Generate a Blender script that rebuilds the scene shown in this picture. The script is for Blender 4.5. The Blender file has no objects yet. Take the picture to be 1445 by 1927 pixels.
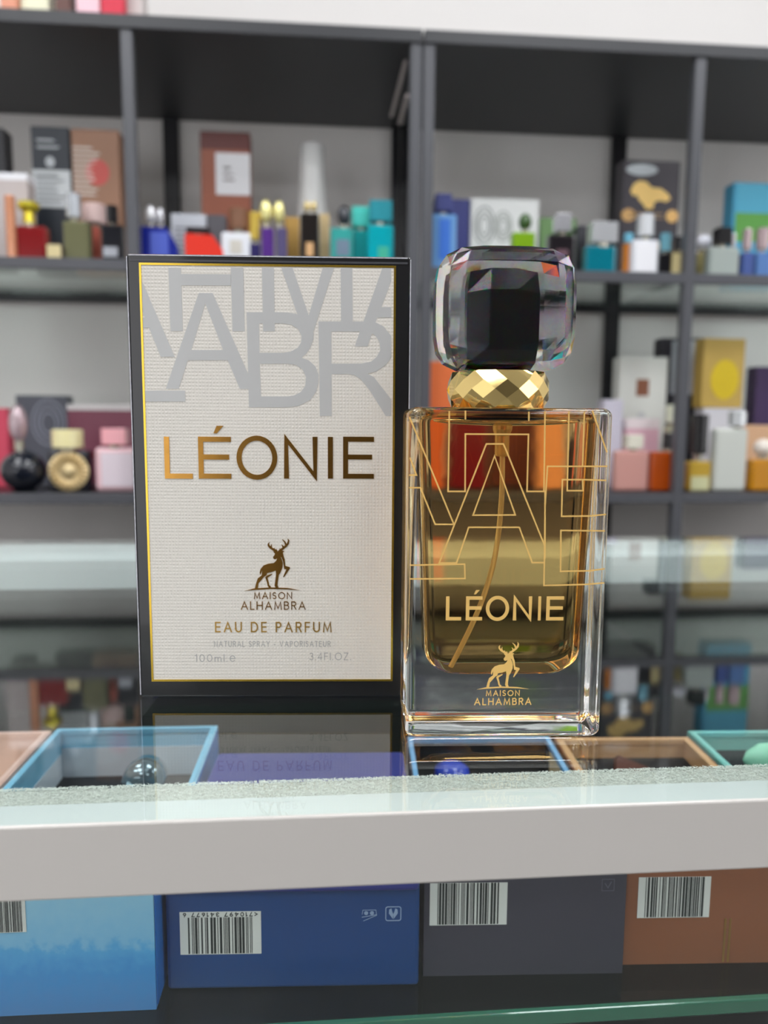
import bpy, bmesh, math, random
from mathutils import Vector, Matrix
from mathutils.geometry import tessellate_polygon
random.seed(7)
sc = bpy.context.scene
C = sc.collection
R = math.radians
# ------------------------------------------------------------------ camera
H = .0856; F = 1400.; YAW, TILT, ROLL = R(4.8), R(6.72), R(.4)
_f = Vector((math.sin(YAW)*math.cos(TILT), math.cos(YAW)*math.cos(TILT), -math.sin(TILT)))
_r0 = Vector((math.cos(YAW), -math.sin(YAW), 0)); _u0 = _r0.cross(_f)
_r = _r0*math.cos(ROLL)+_u0*math.sin(ROLL); _u = -_r0*math.sin(ROLL)+_u0*math.cos(ROLL)
EYE = Vector((0, 0, H))
cd = bpy.data.cameras.new('camera'); cam = bpy.data.objects.new('camera', cd); C.objects.link(cam)
m = Matrix((_r, _u, -_f)).transposed().to_4x4(); m.translation = EYE; cam.matrix_world = m
cd.sensor_fit = 'HORIZONTAL'; cd.sensor_width = 36; cd.lens = 36*F/1445; cd.clip_start = .01; cd.clip_end = 50
cd.dof.use_dof = True; cd.dof.focus_distance = .211; cd.dof.aperture_fstop = cd.lens/2.35
sc.camera = cam
def ray(px, py): return _f+_r*((px-722.5)/F)-_u*((py-963.5)/F)
def onY(px, py, Y): d = ray(px, py); return EYE+d*(Y/d.y)
def onZ(px, py, Z): d = ray(px, py); return EYE+d*((Z-H)/d.z)
# ------------------------------------------------------------------ view, world, light
sc.view_settings.view_transform = 'Standard'; sc.view_settings.look = 'None'
sc.view_settings.gamma = 1; sc.view_settings.use_curve_mapping = False; sc.view_settings.exposure = 0.25
cy = sc.cycles
cy.max_bounces = 18; cy.transmission_bounces = 14; cy.transparent_max_bounces = 24; cy.glossy_bounces = 8
cy.caustics_refractive = True; cy.caustics_reflective = True; cy.blur_glossy = .3
cy.sample_clamp_indirect = 8; cy.use_denoising = True
w = bpy.data.worlds.new('world'); sc.world = w; w.use_nodes = True
bg = w.node_tree.nodes['Background']; bg.inputs[0].default_value = (.97, .97, 1, 1); bg.inputs[1].default_value = 2.2
PANEL_STRENGTH = 9.0
# ------------------------------------------------------------------ materials
def lin(c):
    o = []
    for v in c[:3]:
        v = v/255; o.append(v/12.92 if v <= .04045 else ((v+.055)/1.055)**2.4)
    return (o[0], o[1], o[2], 1)
MC = {}
def mat(col, rough=.5, metal=0, coat=0, trans=0, noise=0, ns=40, ior=1.45, emit=0, bump=0, bs=200):
    key = (col, rough, metal, coat, trans, noise, ns, ior, emit, bump, bs)
    if key in MC: return MC[key]
    m = bpy.data.materials.new('m%02x%02x%02x_%d' % (*col, len(MC))); m.use_nodes = True
    nt = m.node_tree; b = nt.nodes['Principled BSDF']
    b.inputs['Base Color'].default_value = lin(col); b.inputs['Roughness'].default_value = rough
    b.inputs['Metallic'].default_value = metal; b.inputs['Coat Weight'].default_value = coat
    b.inputs['Coat Roughness'].default_value = .05
    b.inputs['Transmission Weight'].default_value = trans; b.inputs['IOR'].default_value = ior
    if emit:
        b.inputs['Emission Color'].default_value = lin(col); b.inputs['Emission Strength'].default_value = emit
    if noise or bump:
        tc = nt.nodes.new('ShaderNodeTexCoord'); n = nt.nodes.new('ShaderNodeTexNoise')
        n.inputs['Scale'].default_value = ns; n.inputs['Detail'].default_value = 6
        nt.links.new(tc.outputs['Object'], n.inputs['Vector'])
    if noise:
        mr = nt.nodes.new('ShaderNodeMapRange'); mr.inputs[3].default_value = 1-noise; mr.inputs[4].default_value = 1+noise
        nt.links.new(n.outputs['Fac'], mr.inputs[0])
        mx = nt.nodes.new('ShaderNodeVectorMath'); mx.operation = 'SCALE'; mx.inputs[0].default_value = lin(col)[:3]
        nt.links.new(mr.outputs[0], mx.inputs['Scale']); nt.links.new(mx.outputs[0], b.inputs['Base Color'])
    if bump:
        n2 = nt.nodes.new('ShaderNodeTexNoise'); n2.inputs['Scale'].default_value = bs; n2.inputs['Detail'].default_value = 3
        nt.links.new(tc.outputs['Object'], n2.inputs['Vector'])
        bp = nt.nodes.new('ShaderNodeBump'); bp.inputs['Strength'].default_value = bump; bp.inputs['Distance'].default_value = .0004
        nt.links.new(n2.outputs['Fac'], bp.inputs['Height']); nt.links.new(bp.outputs[0], b.inputs['Normal'])
    MC[key] = m; return m
def pane_mat(name, tint, refl=1.0):
    m = bpy.data.materials.new(name); m.use_nodes = True; nt = m.node_tree; N = nt.nodes; L = nt.links; N.clear()
    out = N.new('ShaderNodeOutputMaterial'); mx = N.new('ShaderNodeMixShader'); tr = N.new('ShaderNodeBsdfTransparent')
    gl = N.new('ShaderNodeBsdfGlossy'); fr = N.new('ShaderNodeFresnel'); ge = N.new('ShaderNodeNewGeometry')
    tr.inputs[0].default_value = (*tint, 1); gl.inputs['Roughness'].default_value = 0; gl.inputs[0].default_value = (1, 1, 1, 1)
    mr = N.new('ShaderNodeMapRange'); mr.inputs[3].default_value = 1.5; mr.inputs[4].default_value = 1/1.5
    L.new(ge.outputs['Backfacing'], mr.inputs[0]); L.new(mr.outputs[0], fr.inputs[0])
    mu = N.new('ShaderNodeMath'); mu.operation = 'MULTIPLY'; mu.inputs[1].default_value = refl; L.new(fr.outputs[0], mu.inputs[0])
    L.new(mu.outputs[0], mx.inputs[0]); L.new(tr.outputs[0], mx.inputs[1]); L.new(gl.outputs[0], mx.inputs[2]); L.new(mx.outputs[0], out.inputs[0])
    return m
def glass_mat(name, col, ior, disp=0, rough=0, wav=0):
    m = bpy.data.materials.new(name); m.use_nodes = True; nt = m.node_tree; N = nt.nodes; L = nt.links; N.clear()
    out = N.new('ShaderNodeOutputMaterial'); gs = []
    bp = None
    if wav:
        tc = N.new('ShaderNodeTexCoord'); n2 = N.new('ShaderNodeTexNoise'); n2.inputs['Scale'].default_value = 90; n2.inputs['Detail'].default_value = 2
        L.new(tc.outputs['Object'], n2.inputs['Vector'])
        bp = N.new('ShaderNodeBump'); bp.inputs['Strength'].default_value = wav; bp.inputs['Distance'].default_value = .001; L.new(n2.outputs['Fac'], bp.inputs['Height'])
    for k, ch in enumerate([(1, 0, 0), (0, 1, 0), (0, 0, 1)] if disp else [(1, 1, 1)]):
        g = N.new('ShaderNodeBsdfGlass'); g.inputs['Roughness'].default_value = rough
        g.inputs[0].default_value = (col[0]*ch[0], col[1]*ch[1], col[2]*ch[2], 1)
        g.inputs['IOR'].default_value = ior+disp*(k-1); gs.append(g)
        if bp: L.new(bp.outputs[0], g.inputs['Normal'])
    if disp:
        a = N.new('ShaderNodeAddShader'); b = N.new('ShaderNodeAddShader')
        L.new(gs[0].outputs[0], a.inputs[0]); L.new(gs[1].outputs[0], a.inputs[1])
        L.new(a.outputs[0], b.inputs[0]); L.new(gs[2].outputs[0], b.inputs[1]); L.new(b.outputs[0], out.inputs[0])
    else: L.new(gs[0].outputs[0], out.inputs[0])
    return m
BLACK = mat((34, 34, 37), .35); METAL = mat((70, 72, 77), .3, .0, noise=.1); CHROME = mat((225, 226, 230), .12, 1)
GOLD = mat((238, 205, 120), .12, 1); WHITE = mat((228, 228, 228), .5)
# ------------------------------------------------------------------ mesh helpers
def chain(o): return (chain(o.parent) @ o.matrix_basis) if o.parent is not None else o.matrix_basis.copy()
def link(name, verts, faces, m, parent=None, smooth=False, world=False):
    me = bpy.data.meshes.new(name)
    if world and parent is not None:
        inv = chain(parent).inverted(); verts = [inv @ Vector(v) for v in verts]
    me.from_pydata([tuple(v) for v in verts], [], faces)
    bm = bmesh.new(); bm.from_mesh(me)
    bmesh.ops.recalc_face_normals(bm, faces=bm.faces); bm.to_mesh(me); bm.free()
    if smooth:
        for p in me.polygons: p.use_smooth = True
    if m: me.materials.append(m)
    o = bpy.data.objects.new(name, me); C.objects.link(o)
    if parent is not None: o.parent = parent
    return o
BODY = []
class G:
    def __init__(s): s.v = []; s.f = []
    def add(s, vs, fs, M=None):
        n = len(s.v); s.v += [(M @ Vector(v)) if M else Vector(v) for v in vs]; s.f += [tuple(i+n for i in f) for f in fs]; return s
    def box(s, x0, x1, y0, y1, z0, z1, bev=0, seg=2, M=None):
        bm = bmesh.new(); bmesh.ops.create_cube(bm, size=1)
        for v in bm.verts: v.co = Vector(((x0+x1)/2+v.co.x*(x1-x0), (y0+y1)/2+v.co.y*(y1-y0), (z0+z1)/2+v.co.z*(z1-z0)))
        if bev: bmesh.ops.bevel(bm, geom=list(bm.edges)+list(bm.verts), offset=min(bev, .49*min(abs(x1-x0), abs(y1-y0), abs(z1-z0))), segments=seg, profile=.5, affect='EDGES')
        bm.verts.index_update(); s.add([v.co.copy() for v in bm.verts], [[v.index for v in f.verts] for f in bm.faces], M); bm.free(); return s
    def lathe(s, prof, cx=0, cy_=0, n=24, sx=1, sy=1, M=None):
        vs = []; fs = []
        for (r, z) in prof:
            for k in range(n): a = 2*math.pi*k/n; vs.append((cx+sx*r*math.cos(a), cy_+sy*r*math.sin(a), z))
        for i in range(len(prof)-1):
            for k in range(n): fs.append((i*n+k, i*n+(k+1) % n, (i+1)*n+(k+1) % n, (i+1)*n+k))
        fs.append(tuple(range(n))[::-1]); fs.append(tuple((len(prof)-1)*n+k for k in range(n)))
        return s.add(vs, fs, M)
    def tube(s, pts, r, n=12):
        pts = [Vector(p) for p in pts]; vs = []; fs = []
        for i, p in enumerate(pts):
            d = (pts[min(i+1, len(pts)-1)]-pts[max(i-1, 0)]).normalized()
            a = d.orthogonal().normalized() if i == 0 else (pa - d*pa.dot(d)).normalized()
            pa = a; b = d.cross(a); rr = r[i] if isinstance(r, (list, tuple)) else r
            for k in range(n): t = 2*math.pi*k/n; vs.append(p+a*rr*math.cos(t)+b*rr*math.sin(t))
        for i in range(len(pts)-1):
            for k in range(n): fs.append((i*n+k, i*n+(k+1) % n, (i+1)*n+(k+1) % n, (i+1)*n+k))
        fs.append(tuple(range(n))); fs.append(tuple((len(pts)-1)*n+k for k in range(n)))
        return s.add(vs, fs)
    def slab(s, loops, fr, t, d0=0):      # polygon with holes in plane (u,v), thickness t towards viewer, base offset d0
        flat = [p for l in loops for p in l]; tris = tessellate_polygon([[Vector((p[0], p[1], 0)) for p in l] for l in loops]); n = len(flat)
        vs = [fr.at(u, v, d0+t) for u, v in flat]+[fr.at(u, v, d0) for u, v in flat]; fs = [tuple(x) for x in tris]
        k = 0
        for l in loops:
            for i in range(len(l)): a = k+i; b = k+(i+1) % len(l); fs.append((a, b, b+n, a+n))
            k += len(l)
        return s.add(vs, fs)
    def end(s, name, m, parent=None, smooth=False, world=False, reg=0):
        o = link(name, s.v, s.f, m, parent, smooth, world)
        if reg: BODY.append(o)
        return o
class Frame:                              # a plane in the place: origin, horizontal U, vertical V, outward N
    def __init__(s, o, U, V): s.o = Vector(o); s.U = Vector(U).normalized(); s.V = Vector(V).normalized(); s.N = s.U.cross(s.V)
    def at(s, u, v, d=0): return s.o+s.U*u+s.V*v+s.N*d
    def uv(s, px, py):
        d = ray(px, py); p = EYE+d*((s.o-EYE).dot(s.N)/d.dot(s.N))-s.o; return (p.dot(s.U), p.dot(s.V))
def empty(name, loc, rz=0):
    o = bpy.data.objects.new(name, None); C.objects.link(o); o.empty_display_size = .02
    o.matrix_basis = Matrix.Translation(Vector(loc)) @ Matrix.Rotation(rz, 4, 'Z'); return o
def tag(o, label, cat, group=None):
    o['label'] = label; o['category'] = cat
    if group: o['group'] = group
    return o
def struct(name, g, m): o = g.end(name, m); o['kind'] = 'structure'; return o
def stroke(pts, w_, closed=False, cap=True, taper=None):
    P = [Vector(p).to_2d() for p in pts]; n = len(P); L_, R_ = [], []
    if not closed and cap:
        P[0] = P[0]+(P[0]-P[1]).normalized()*w_/2; P[-1] = P[-1]+(P[-1]-P[-2]).normalized()*w_/2
    for i in range(n):
        a = P[(i-1) % n] if (closed or i > 0) else None; b = P[(i+1) % n] if (closed or i < n-1) else None
        d1 = (P[i]-a).normalized() if a is not None else None; d2 = (b-P[i]).normalized() if b is not None else None
        if d1 is None: d1 = d2
        if d2 is None: d2 = d1
        n1 = Vector((-d1.y, d1.x)); n2 = Vector((-d2.y, d2.x)); mm = n1+n2
        mm = mm.normalized() if mm.length > 1e-6 else n1
        k = min(1/max(mm.dot(n1), .3), 2.2); ww = (taper[i] if taper else w_)/2
        L_.append(P[i]+mm*ww*k); R_.append(P[i]-mm*ww*k)
    return [[L_[i], L_[(i+1) % n], R_[(i+1) % n], R_[i]] for i in range(n if closed else n-1)]
def arc(cx, cy_, rx, ry, a0, a1, n=14): return [(cx+rx*math.cos(R(a0+(a1-a0)*k/n)), cy_+ry*math.sin(R(a0+(a1-a0)*k/n))) for k in range(n+1)]
O_ = ('c', arc(.5, .5, .5, .5, 0, 360, 32)[:-1])
GL = {
 'A': (.86, [(0, 0), (.5, 1), (1, 0)], [(.2, .34), (.8, .34)]),
 'B': (.6, [(0, 0), (0, 1), (.55, 1)]+arc(.55, .77, .38, .23, 90, -90)+[(0, .54)], [(.55, .54)]+arc(.6, .27, .4, .27, 90, -90)+[(0, 0)]),
 'D': (.75, ('c', [(0, 0), (0, 1), (.4, 1)]+arc(.4, .5, .6, .5, 90, -90, 20))),
 'E': (.55, [(1, 1), (0, 1), (0, 0), (1, 0)], [(0, .52), (.93, .52)]),
 'F': (.52, [(1, 1), (0, 1), (0, 0)], [(0, .52), (.9, .52)]),
 'H': (.74, [(0, 0), (0, 1)], [(1, 0), (1, 1)], [(0, .52), (1, .52)]),
 'I': (0, [(.5, 0), (.5, 1)]), 'L': (.48, [(0, 1), (0, 0), (1, 0)]),
 'M': (.92, [(0, 0), (.1, 1), (.5, .1), (.9, 1), (1, 0)]),
 'N': (.74, [(0, 0), (0, 1), (1, 0), (1, 1)]), 'O': (1, O_),
 'P': (.56, [(0, 0), (0, 1), (.55, 1)]+arc(.55, .74, .45, .26, 90, -90)+[(0, .48)]),
 'R': (.6, [(0, 0), (0, 1), (.55, 1)]+arc(.55, .75, .42, .25, 90, -90)+[(0, .5)], [(.5, .5), (1, 0)]),
 'S': (.55, arc(.5, .75, .44, .25, 40, 270, 16)+arc(.5, .26, .48, .25, 90, -140, 16)),
 'T': (.6, [(0, 1), (1, 1)], [(.5, 1), (.5, 0)]),
 'U': (.7, [(0, 1), (0, .36)]+arc(.5, .36, .5, .36, 180, 360, 16)+[(1, 1)]),
 'V': (.8, [(0, 1), (.5, 0), (1, 1)]), 'Y': (.75, [(0, 1), (.5, .45), (1, 1)], [(.5, .45), (.5, 0)]),
 'Z': (.62, [(0, 1), (1, 1), (0, 0), (1, 0)]),
 '0': (.6, O_), '1': (.2, [(0, .85), (1, 1), (1, 0)]),
 '3': (.55, arc(.5, .76, .42, .24, 150, -90, 14)+arc(.5, .27, .48, .27, 90, -150, 14)),
 '4': (.62, [(.75, 0), (.75, 1), (0, .28), (1, .28)]),
 '7': (.55, [(0, 1), (1, 1), (.3, 0)]), '9': (.55, arc(.5, .72, .46, .28, -20, -380, 20)+[(.95, .5), (.4, 0)]),
 '2': (.55, arc(.5, .72, .46, .28, 160, -30, 12)+[(0, 0), (1, 0)]), '6': (.55, [(.6, 1), (.08, .45)]+arc(.5, .28, .46, .28, 160, 520, 20)),
 '8': (.55, ('c', arc(.5, .76, .38, .24, -90, 270, 16)[:-1]), ('c', arc(.5, .27, .48, .27, 90, 450, 16)[:-1])), '5': (.55, [(.9, 1), (.15, 1), (.05, .55)]+arc(.48, .3, .5, .3, 110, -140, 16)),
 'm': (.8, [(0, 0), (0, .62)], [(0, .4)]+arc(.25, .42, .25, .2, 180, 0, 10)+[(.5, 0)], [(.5, .4)]+arc(.75, .42, .25, .2, 180, 0, 10)+[(1, 0)]),
 'l': (0, [(.5, 0), (.5, 1)]), 'e': (.66, [(.02, .42), (.98, .42)]+arc(.5, .42, .49, .42, 0, 320, 24)),
 '.': (0, [(.5, 0), (.5, .04)]), '-': (.35, [(0, .4), (1, .4)]), '<': (.5, [(1, .9), (0, .5), (1, .1)]), ' ': (.34,)}
def glyph(ch, x0, x1, y0, y1, wd):
    acute = ch == '\u00c9'; g = GL['E' if acute else ch]; out = []
    ax, bx = x0+wd/2, x1-wd/2; ay, by = y0+wd/2, y1-wd/2
    if bx < ax: ax = bx = (x0+x1)/2
    for s in g[1:]:
        closed = s[0] == 'c'; pts = s[1] if closed else s
        out += stroke([(ax+(bx-ax)*p[0], ay+(by-ay)*p[1]) for p in pts], wd, closed)
    if acute:
        cx = (x0+x1)/2; hh = y1-y0
        out.append([Vector(p) for p in ((cx-.02*hh, y1+.08*hh), (cx+.06*hh, y1+.08*hh), (cx+.22*hh, y1+.26*hh), (cx+.06*hh, y1+.26*hh))])
    return out
def text(s, x0, x1, y0, y1, wd, gap=.3):     # natural widths, fitted into x0..x1
    hh = y1-y0; ws = [GL[c][0]*hh+(wd if c != ' ' else 0) for c in s]; gp = gap*hh; tot = sum(ws)+gp*(len(s)-1); k = (x1-x0)/tot
    out = []; x = x0
    for c, w_ in zip(s, ws):
        if c != ' ': out += glyph(c, x, x+w_*k, y0, y1, wd)
        x += (w_+gp)*k
    return out
def polys(fr, name, plist, m, parent, t=.00012, d0=.00003):
    g = G()
    for i_, p in enumerate(plist):
        if isinstance(p[0][0], (int, float)): p = [p]
        g.slab(p, fr, t+(i_ % 23)*8e-7, d0)
    return g.end(name, m, parent, world=True)
# deer emblem traced in a unit used by both products (crop pixels)
DEER_BODY = [(752,520),(785,480),(800,445),(750,385),(800,400),(860,395),(960,380),(1015,385),(985,425),(1005,500),(1030,570),(1045,720),(1140,745),(1155,770),(1095,860),(1010,975),(990,965),(1065,800),(1015,790),(1003,700),(990,620),(955,530),(930,510),(965,590),(985,660),(975,760),(930,870),(890,930),(865,1090),(860,1160),(885,1205),(820,1212),(790,1165),(810,1030),(825,900),(815,825),(720,860),(615,880),(600,930),(550,960),(470,1050),(415,1110),(395,1240),(325,1240),(350,1130),(395,1000),(490,930),(500,820),(480,870),(450,920),(440,860),(460,790),(530,710),(640,670),(770,655),(830,600),(850,550),(800,575),(765,555)]
DEER_STROKES = [([(730,905),(620,960),(600,985),(630,1080),(645,1160),(690,1205)], [20,50,50,42,38,50]),
 ([(850,400),(760,350),(690,310),(650,260),(645,225),(670,185)], [60,48,45,42,32,8]), ([(728,330),(708,280),(722,230)], [34,30,8]), ([(785,360),(780,310)], [30,8]), ([(830,385),(832,335)], [28,8]),
 ([(890,405),(980,330),(1060,270),(1105,215),(1120,150),(1100,105)], [60,50,50,46,34,8]), ([(1065,262),(1030,180),(970,122)], [44,34,8]), ([(990,320),(985,275),(955,240)], [32,28,8]), ([(915,375),(912,325)], [28,8])]
DEER_GROUND = [(90,1282),(300,1228),(700,1205),(1100,1218),(1385,1268),(1100,1250),(700,1238),(300,1262)]
def deer(conv):
    out = [[conv(p) for p in DEER_BODY], [conv(p) for p in DEER_GROUND]]
    for pts, tp in DEER_STROKES:
        for q in stroke(pts, 30, cap=False, taper=tp): out.append([conv(p) for p in q])
    return out
# ------------------------------------------------------------------ room
FZ, CZ = -.95, 1.75; X0, X1, Y0, Y1 = -2.4, 2.8, -2.8, 1.60
wallm = mat((232, 229, 226), .7, noise=.03, ns=3, bump=.15, bs=120)
struct('floor', G().box(X0-.1, X1+.1, Y0-.1, Y1+.1, FZ-.05, FZ), mat((120, 118, 116), .35, noise=.12, ns=4))
struct('ceiling', G().box(X0-.1, X1+.1, Y0-.1, Y1+.1, CZ, CZ+.05), mat((235, 235, 235), .8, noise=.02, ns=5))
struct('wall_back', G().box(X0-.1, X1+.1, Y1, Y1+.1, FZ, CZ), wallm)
struct('wall_left', G().box(X0-.1, X0, Y0, Y1, FZ, CZ), wallm)
struct('wall_right', G().box(X1, X1+.1, -.3, Y1, FZ, CZ).box(X1, X1+.1, Y0, -2.0, FZ, CZ).box(X1, X1+.1, -2.0, -.3, FZ, -.1).box(X1, X1+.1, -2.0, -.3, 1.45, CZ), wallm)
struct('added_window', G().box(X1, X1+.06, -2.0, -1.95, -.1, 1.45).box(X1, X1+.06, -.35, -.3, -.1, 1.45).box(X1, X1+.06, -1.18, -1.12, -.1, 1.45).box(X1, X1+.06, -1.95, -.35, -.1, -.05), mat((60, 62, 66), .4))  # unseen window and opening, added for side light on bottle and cap
struct('wall_front', G().box(-.9, X1, Y0-.1, Y0, FZ, CZ).box(X0, -.9, Y0-.1, Y0, 1.15, CZ), mat((82, 79, 77), .6, noise=.05, ns=4))
struct('window_1', G().box(X0, X0+.06, Y0-.08, Y0-.02, FZ, 1.15).box(-.96, -.9, Y0-.08, Y0-.02, FZ, 1.15).box(-1.68, -1.62, Y0-.08, Y0-.02, FZ, 1.15).box(X0, -.9, Y0-.08, Y0-.02, FZ, FZ+.1), mat((60, 62, 66), .4))
lampm = mat((250, 252, 255), .5, emit=PANEL_STRENGTH); lampf = mat((230, 230, 230), .4)
for i, (x, y, lab) in enumerate([(-.9, .5, 'square white ceiling light panel above the left end of the shelving'), (.55, .5, 'square white ceiling light panel above the middle of the shelving'), (2.0, .5, 'square white ceiling light panel above the right end of the shelving'), (-.7, -.6, 'square white ceiling light panel over the left customer side of the counter'), (.8, -.6, 'square white ceiling light panel over the right customer side of the counter'), (-1.5, -.6, 'square white ceiling light panel near the left wall'), (1.7, -.6, 'square white ceiling light panel near the right wall'), (-.7, -1.9, 'added square white ceiling light panel over the left part of the shop front'), (.9, -1.9, 'added square white ceiling light panel over the right part of the shop front')]):  # the pair over the shop front is added to light front faces
    t = tag(empty('ceiling_light', (x, y, CZ)), lab, 'ceiling light', 'ceiling light panels')
    G().box(-.32, .32, -.32, .32, -.025, -.0005, .004).end('frame', lampf, t)
    G().box(-.29, .29, -.29, .29, -.030, -.0255).end('diffuser', lampm, t)
# ------------------------------------------------------------------ display counter
CX0, CX1, CYF, CYB = -.75, .95, .1545, .556
alu = mat((200, 196, 191), .35, .1, noise=.02, ns=12, bump=.05, bs=500)
aluw = mat((232, 240, 240), .35, noise=.01)
case = tag(empty('display_counter', (.1, .355, FZ)), 'glass-topped display counter with white metal rim, the perfume box and bottle standing on it', 'display counter')
paneT = pane_mat('top_glass', (.965, .99, .985)); paneF = pane_mat('front_glass', (.96, .98, .975), .9)
GT = .0032
G().box(CX0, CX1, CYF+.0012, CYB, -GT, 0).end('glass_top', paneT, case, world=True)
g = G().box(CX0, CX1, CYF-.0002, CYF+.001, -.0165, .0005, .0005, 2).box(CX0, CX1, CYF+.001, .1706, -.0165, -.0062)
G().box(CX0, CX1, CYF+.0012, .1706, -.0061, -GT-.0001).end('front_flange', mat((206, 211, 209), .4), case, world=True)
g.end('front_rail', alu, case, world=True)
G().box(CX0, CX1, .49, CYB, -.0225, -GT-.0001, .0004, 1).end('rear_rail', aluw, case, world=True)
G().box(CX0, CX1, CYF+.006, CYF+.009, -.40, -.0166).end('front_glass_panel', paneF, case, world=True)
shelfg = pane_mat('shelf_glass', (.8, .93, .87), .8)
G().box(CX0+.01, CX1-.01, .2085, .47, -.0998, -.0950).end('inner_glass_shelf', shelfg, case, world=True)
G().box(CX0+.01, CX1-.01, .2060, .2084, -.0998, -.0950, .0006, 2).end('shelf_edge', mat((70, 150, 120), .15, 0, coat=1, trans=.35), case, world=True)
G().box(CX0+.01, CX1-.01, .165, .54, -.405, -.40).end('case_floor', mat((22, 22, 24), .4), case, world=True)
G().box(CX0+.01, CX1-.01, .541, CYB-.004, -.40, -.0226).end('rear_panel', mat((24, 24, 27), .4), case, world=True)
G().box(CX0, CX1, CYF+.004, CYB, FZ, -.4055).end('base_cabinet', mat((40, 40, 43), .5), case, world=True)
for x in (CX0, CX1-.008): G().box(x, x+.008, CYF+.0091, .5409, -.40, -.0166).end('side_panel', mat((40, 40, 43), .5), case, world=True)
feltm = mat((188, 190, 182), .95, noise=.4, ns=900, bump=1, bs=1500)
G().box(CX0, CX1, .1707, .1790, -.0055, -.0037, .0003, 1).end('felt_strip', feltm, case, world=True)
g = G()
for i in range(13000):                      # loose fibres, standing out along the inner edge of the felt
    x = random.uniform(-.125, .175); edge = i % 3 == 0
    y = random.uniform(.1782, .1792) if edge else random.uniform(.1708, .1790); z = -.0037+random.random()*.0003; L_ = random.uniform(.0004, .0016); a = random.uniform(.2, 2.94); r_ = .00007
    if not edge: a = random.uniform(0, 6.28)
    p = Vector((x, y, z)); d = Vector((math.cos(a), math.sin(a)*.9, 0))*L_; q = p+d*.5+Vector((0, 0, .00012)); s = p+d+Vector((random.uniform(-1, 1)*L_*.4, 0, random.uniform(-.0002, .0001)))
    if not edge: s.y = min(max(s.y, .1708), .1791); q.y = min(max(q.y, .1708), .1791)
    for vv in (p, q, s): vv.z = min(vv.z, -GT-.00012)
    n = Vector((-d.y, d.x, 0)).normalized()*r_; up = Vector((0, 0, r_*.6))
    g.add([p-n, p+n, q-n, q+n, s, p+up, q+up], [(0, 1, 3, 2), (2, 3, 4), (0, 2, 6, 5), (1, 5, 6, 3), (2, 4, 6), (3, 6, 4)])
fb = g.end('felt_fibres', mat((222, 226, 218), .95), case, world=True); fb['kind'] = 'stuff'
# ------------------------------------------------------------------ perfume box
A = onZ(266, 1312, 0); B = onZ(763, 1311, 0); A.z = B.z = 0
U = (B-A).normalized(); ang = math.atan2(U.y, U.x); BW = .0835; mid = (A+B)/2; BH = .1348
root = tag(empty('perfume_box', mid+Vector((-U.y, U.x, 0))*.02, ang), 'tall black and cream perfume box with gold lettering on the glass counter', 'perfume box')
bf = Frame(mid, U, (0, 0, 1))
fm = mat((21, 21, 23), .28, coat=.4, noise=.15, ns=60)
G().box(-BW/2, BW/2, -.02, .02, .00005, BH, .0006, 2).end('carton', fm, root)
G().box(-BW/2+.001, BW/2-.001, -.0202, .019, BH-.0022, BH-.0016).end('lid_seam', mat((70, 70, 74), .3), root)
g = G()
for s in (-1, 1): g.box(s*(BW/2-.0001)-.00016, s*(BW/2-.0001)+.00016, -.02018, -.0199, .0008, BH-.0008, .0001, 1)
g.box(-BW/2+.001, BW/2-.001, -.02018, -.01995, BH-.0006, BH-.0003); g.end('worn_edges', mat((190, 190, 198), .5, noise=.6, ns=700), root)
c = [bf.uv(*p) for p in ((264, 500), (740, 503), (736, 1276), (291, 1280))]
ul, ur = (c[0][0]+c[3][0])/2, (c[1][0]+c[2][0])/2; vt, vb = (c[0][1]+c[1][1])/2, (c[2][1]+c[3][1])/2
# cream panel with embossed dots
pm = bpy.data.materials.new('embossed_card'); pm.use_nodes = True; nt = pm.node_tree; b = nt.nodes['Principled BSDF']
b.inputs['Base Color'].default_value = lin((222, 217, 208)); b.inputs['Roughness'].default_value = .42
tc = nt.nodes.new('ShaderNodeTexCoord'); sp = nt.nodes.new('ShaderNodeSeparateXYZ'); nt.links.new(tc.outputs['Object'], sp.inputs[0])
def mth(op, a, b_=None):
    n = nt.nodes.new('ShaderNodeMath'); n.operation = op
    for i, v in enumerate((a, b_)):
        if v is None: continue
        if isinstance(v, (int, float)): n.inputs[i].default_value = v
        else: nt.links.new(v, n.inputs[i])
    return n.outputs[0]
k = 2*math.pi/.00205; sxx = mth('SINE', mth('MULTIPLY', sp.outputs[0], k)); szz = mth('SINE', mth('MULTIPLY', sp.outputs[2], k))
hgt = mth('POWER', mth('ABSOLUTE', mth('MULTIPLY', sxx, szz)), 1.6)
bp = nt.nodes.new('ShaderNodeBump'); bp.inputs['Strength'].default_value = .55; bp.inputs['Distance'].default_value = .00018
nt.links.new(hgt, bp.inputs['Height']); nt.links.new(bp.outputs[0], b.inputs['Normal'])
GW = .00062
polys(bf, 'gold_border', [[[(ul-GW, vb-GW), (ur+GW, vb-GW), (ur+GW, vt+GW), (ul-GW, vt+GW)], [(ul, vb), (ur, vb), (ur, vt), (ul, vt)]]], mat((215, 180, 70), .22, 1), root, t=.00025)
polys(bf, 'cream_panel', [[(ul, vb), (ur, vb), (ur, vt), (ul, vt)]], pm, root, t=.00008)
def cr(ox, oy, s, lst): return [bf.uv(ox+x/s, oy+y/s) for x, y in lst]
def clip(l): return [(min(max(u, ul+.00005), ur-.00005), min(max(v, vb), vt-.00005)) for u, v in l]
c3 = lambda l: clip(cr(260, 490, 5.5577, l)); c4 = lambda l: clip(cr(500, 490, 5.5577, l))
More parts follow.
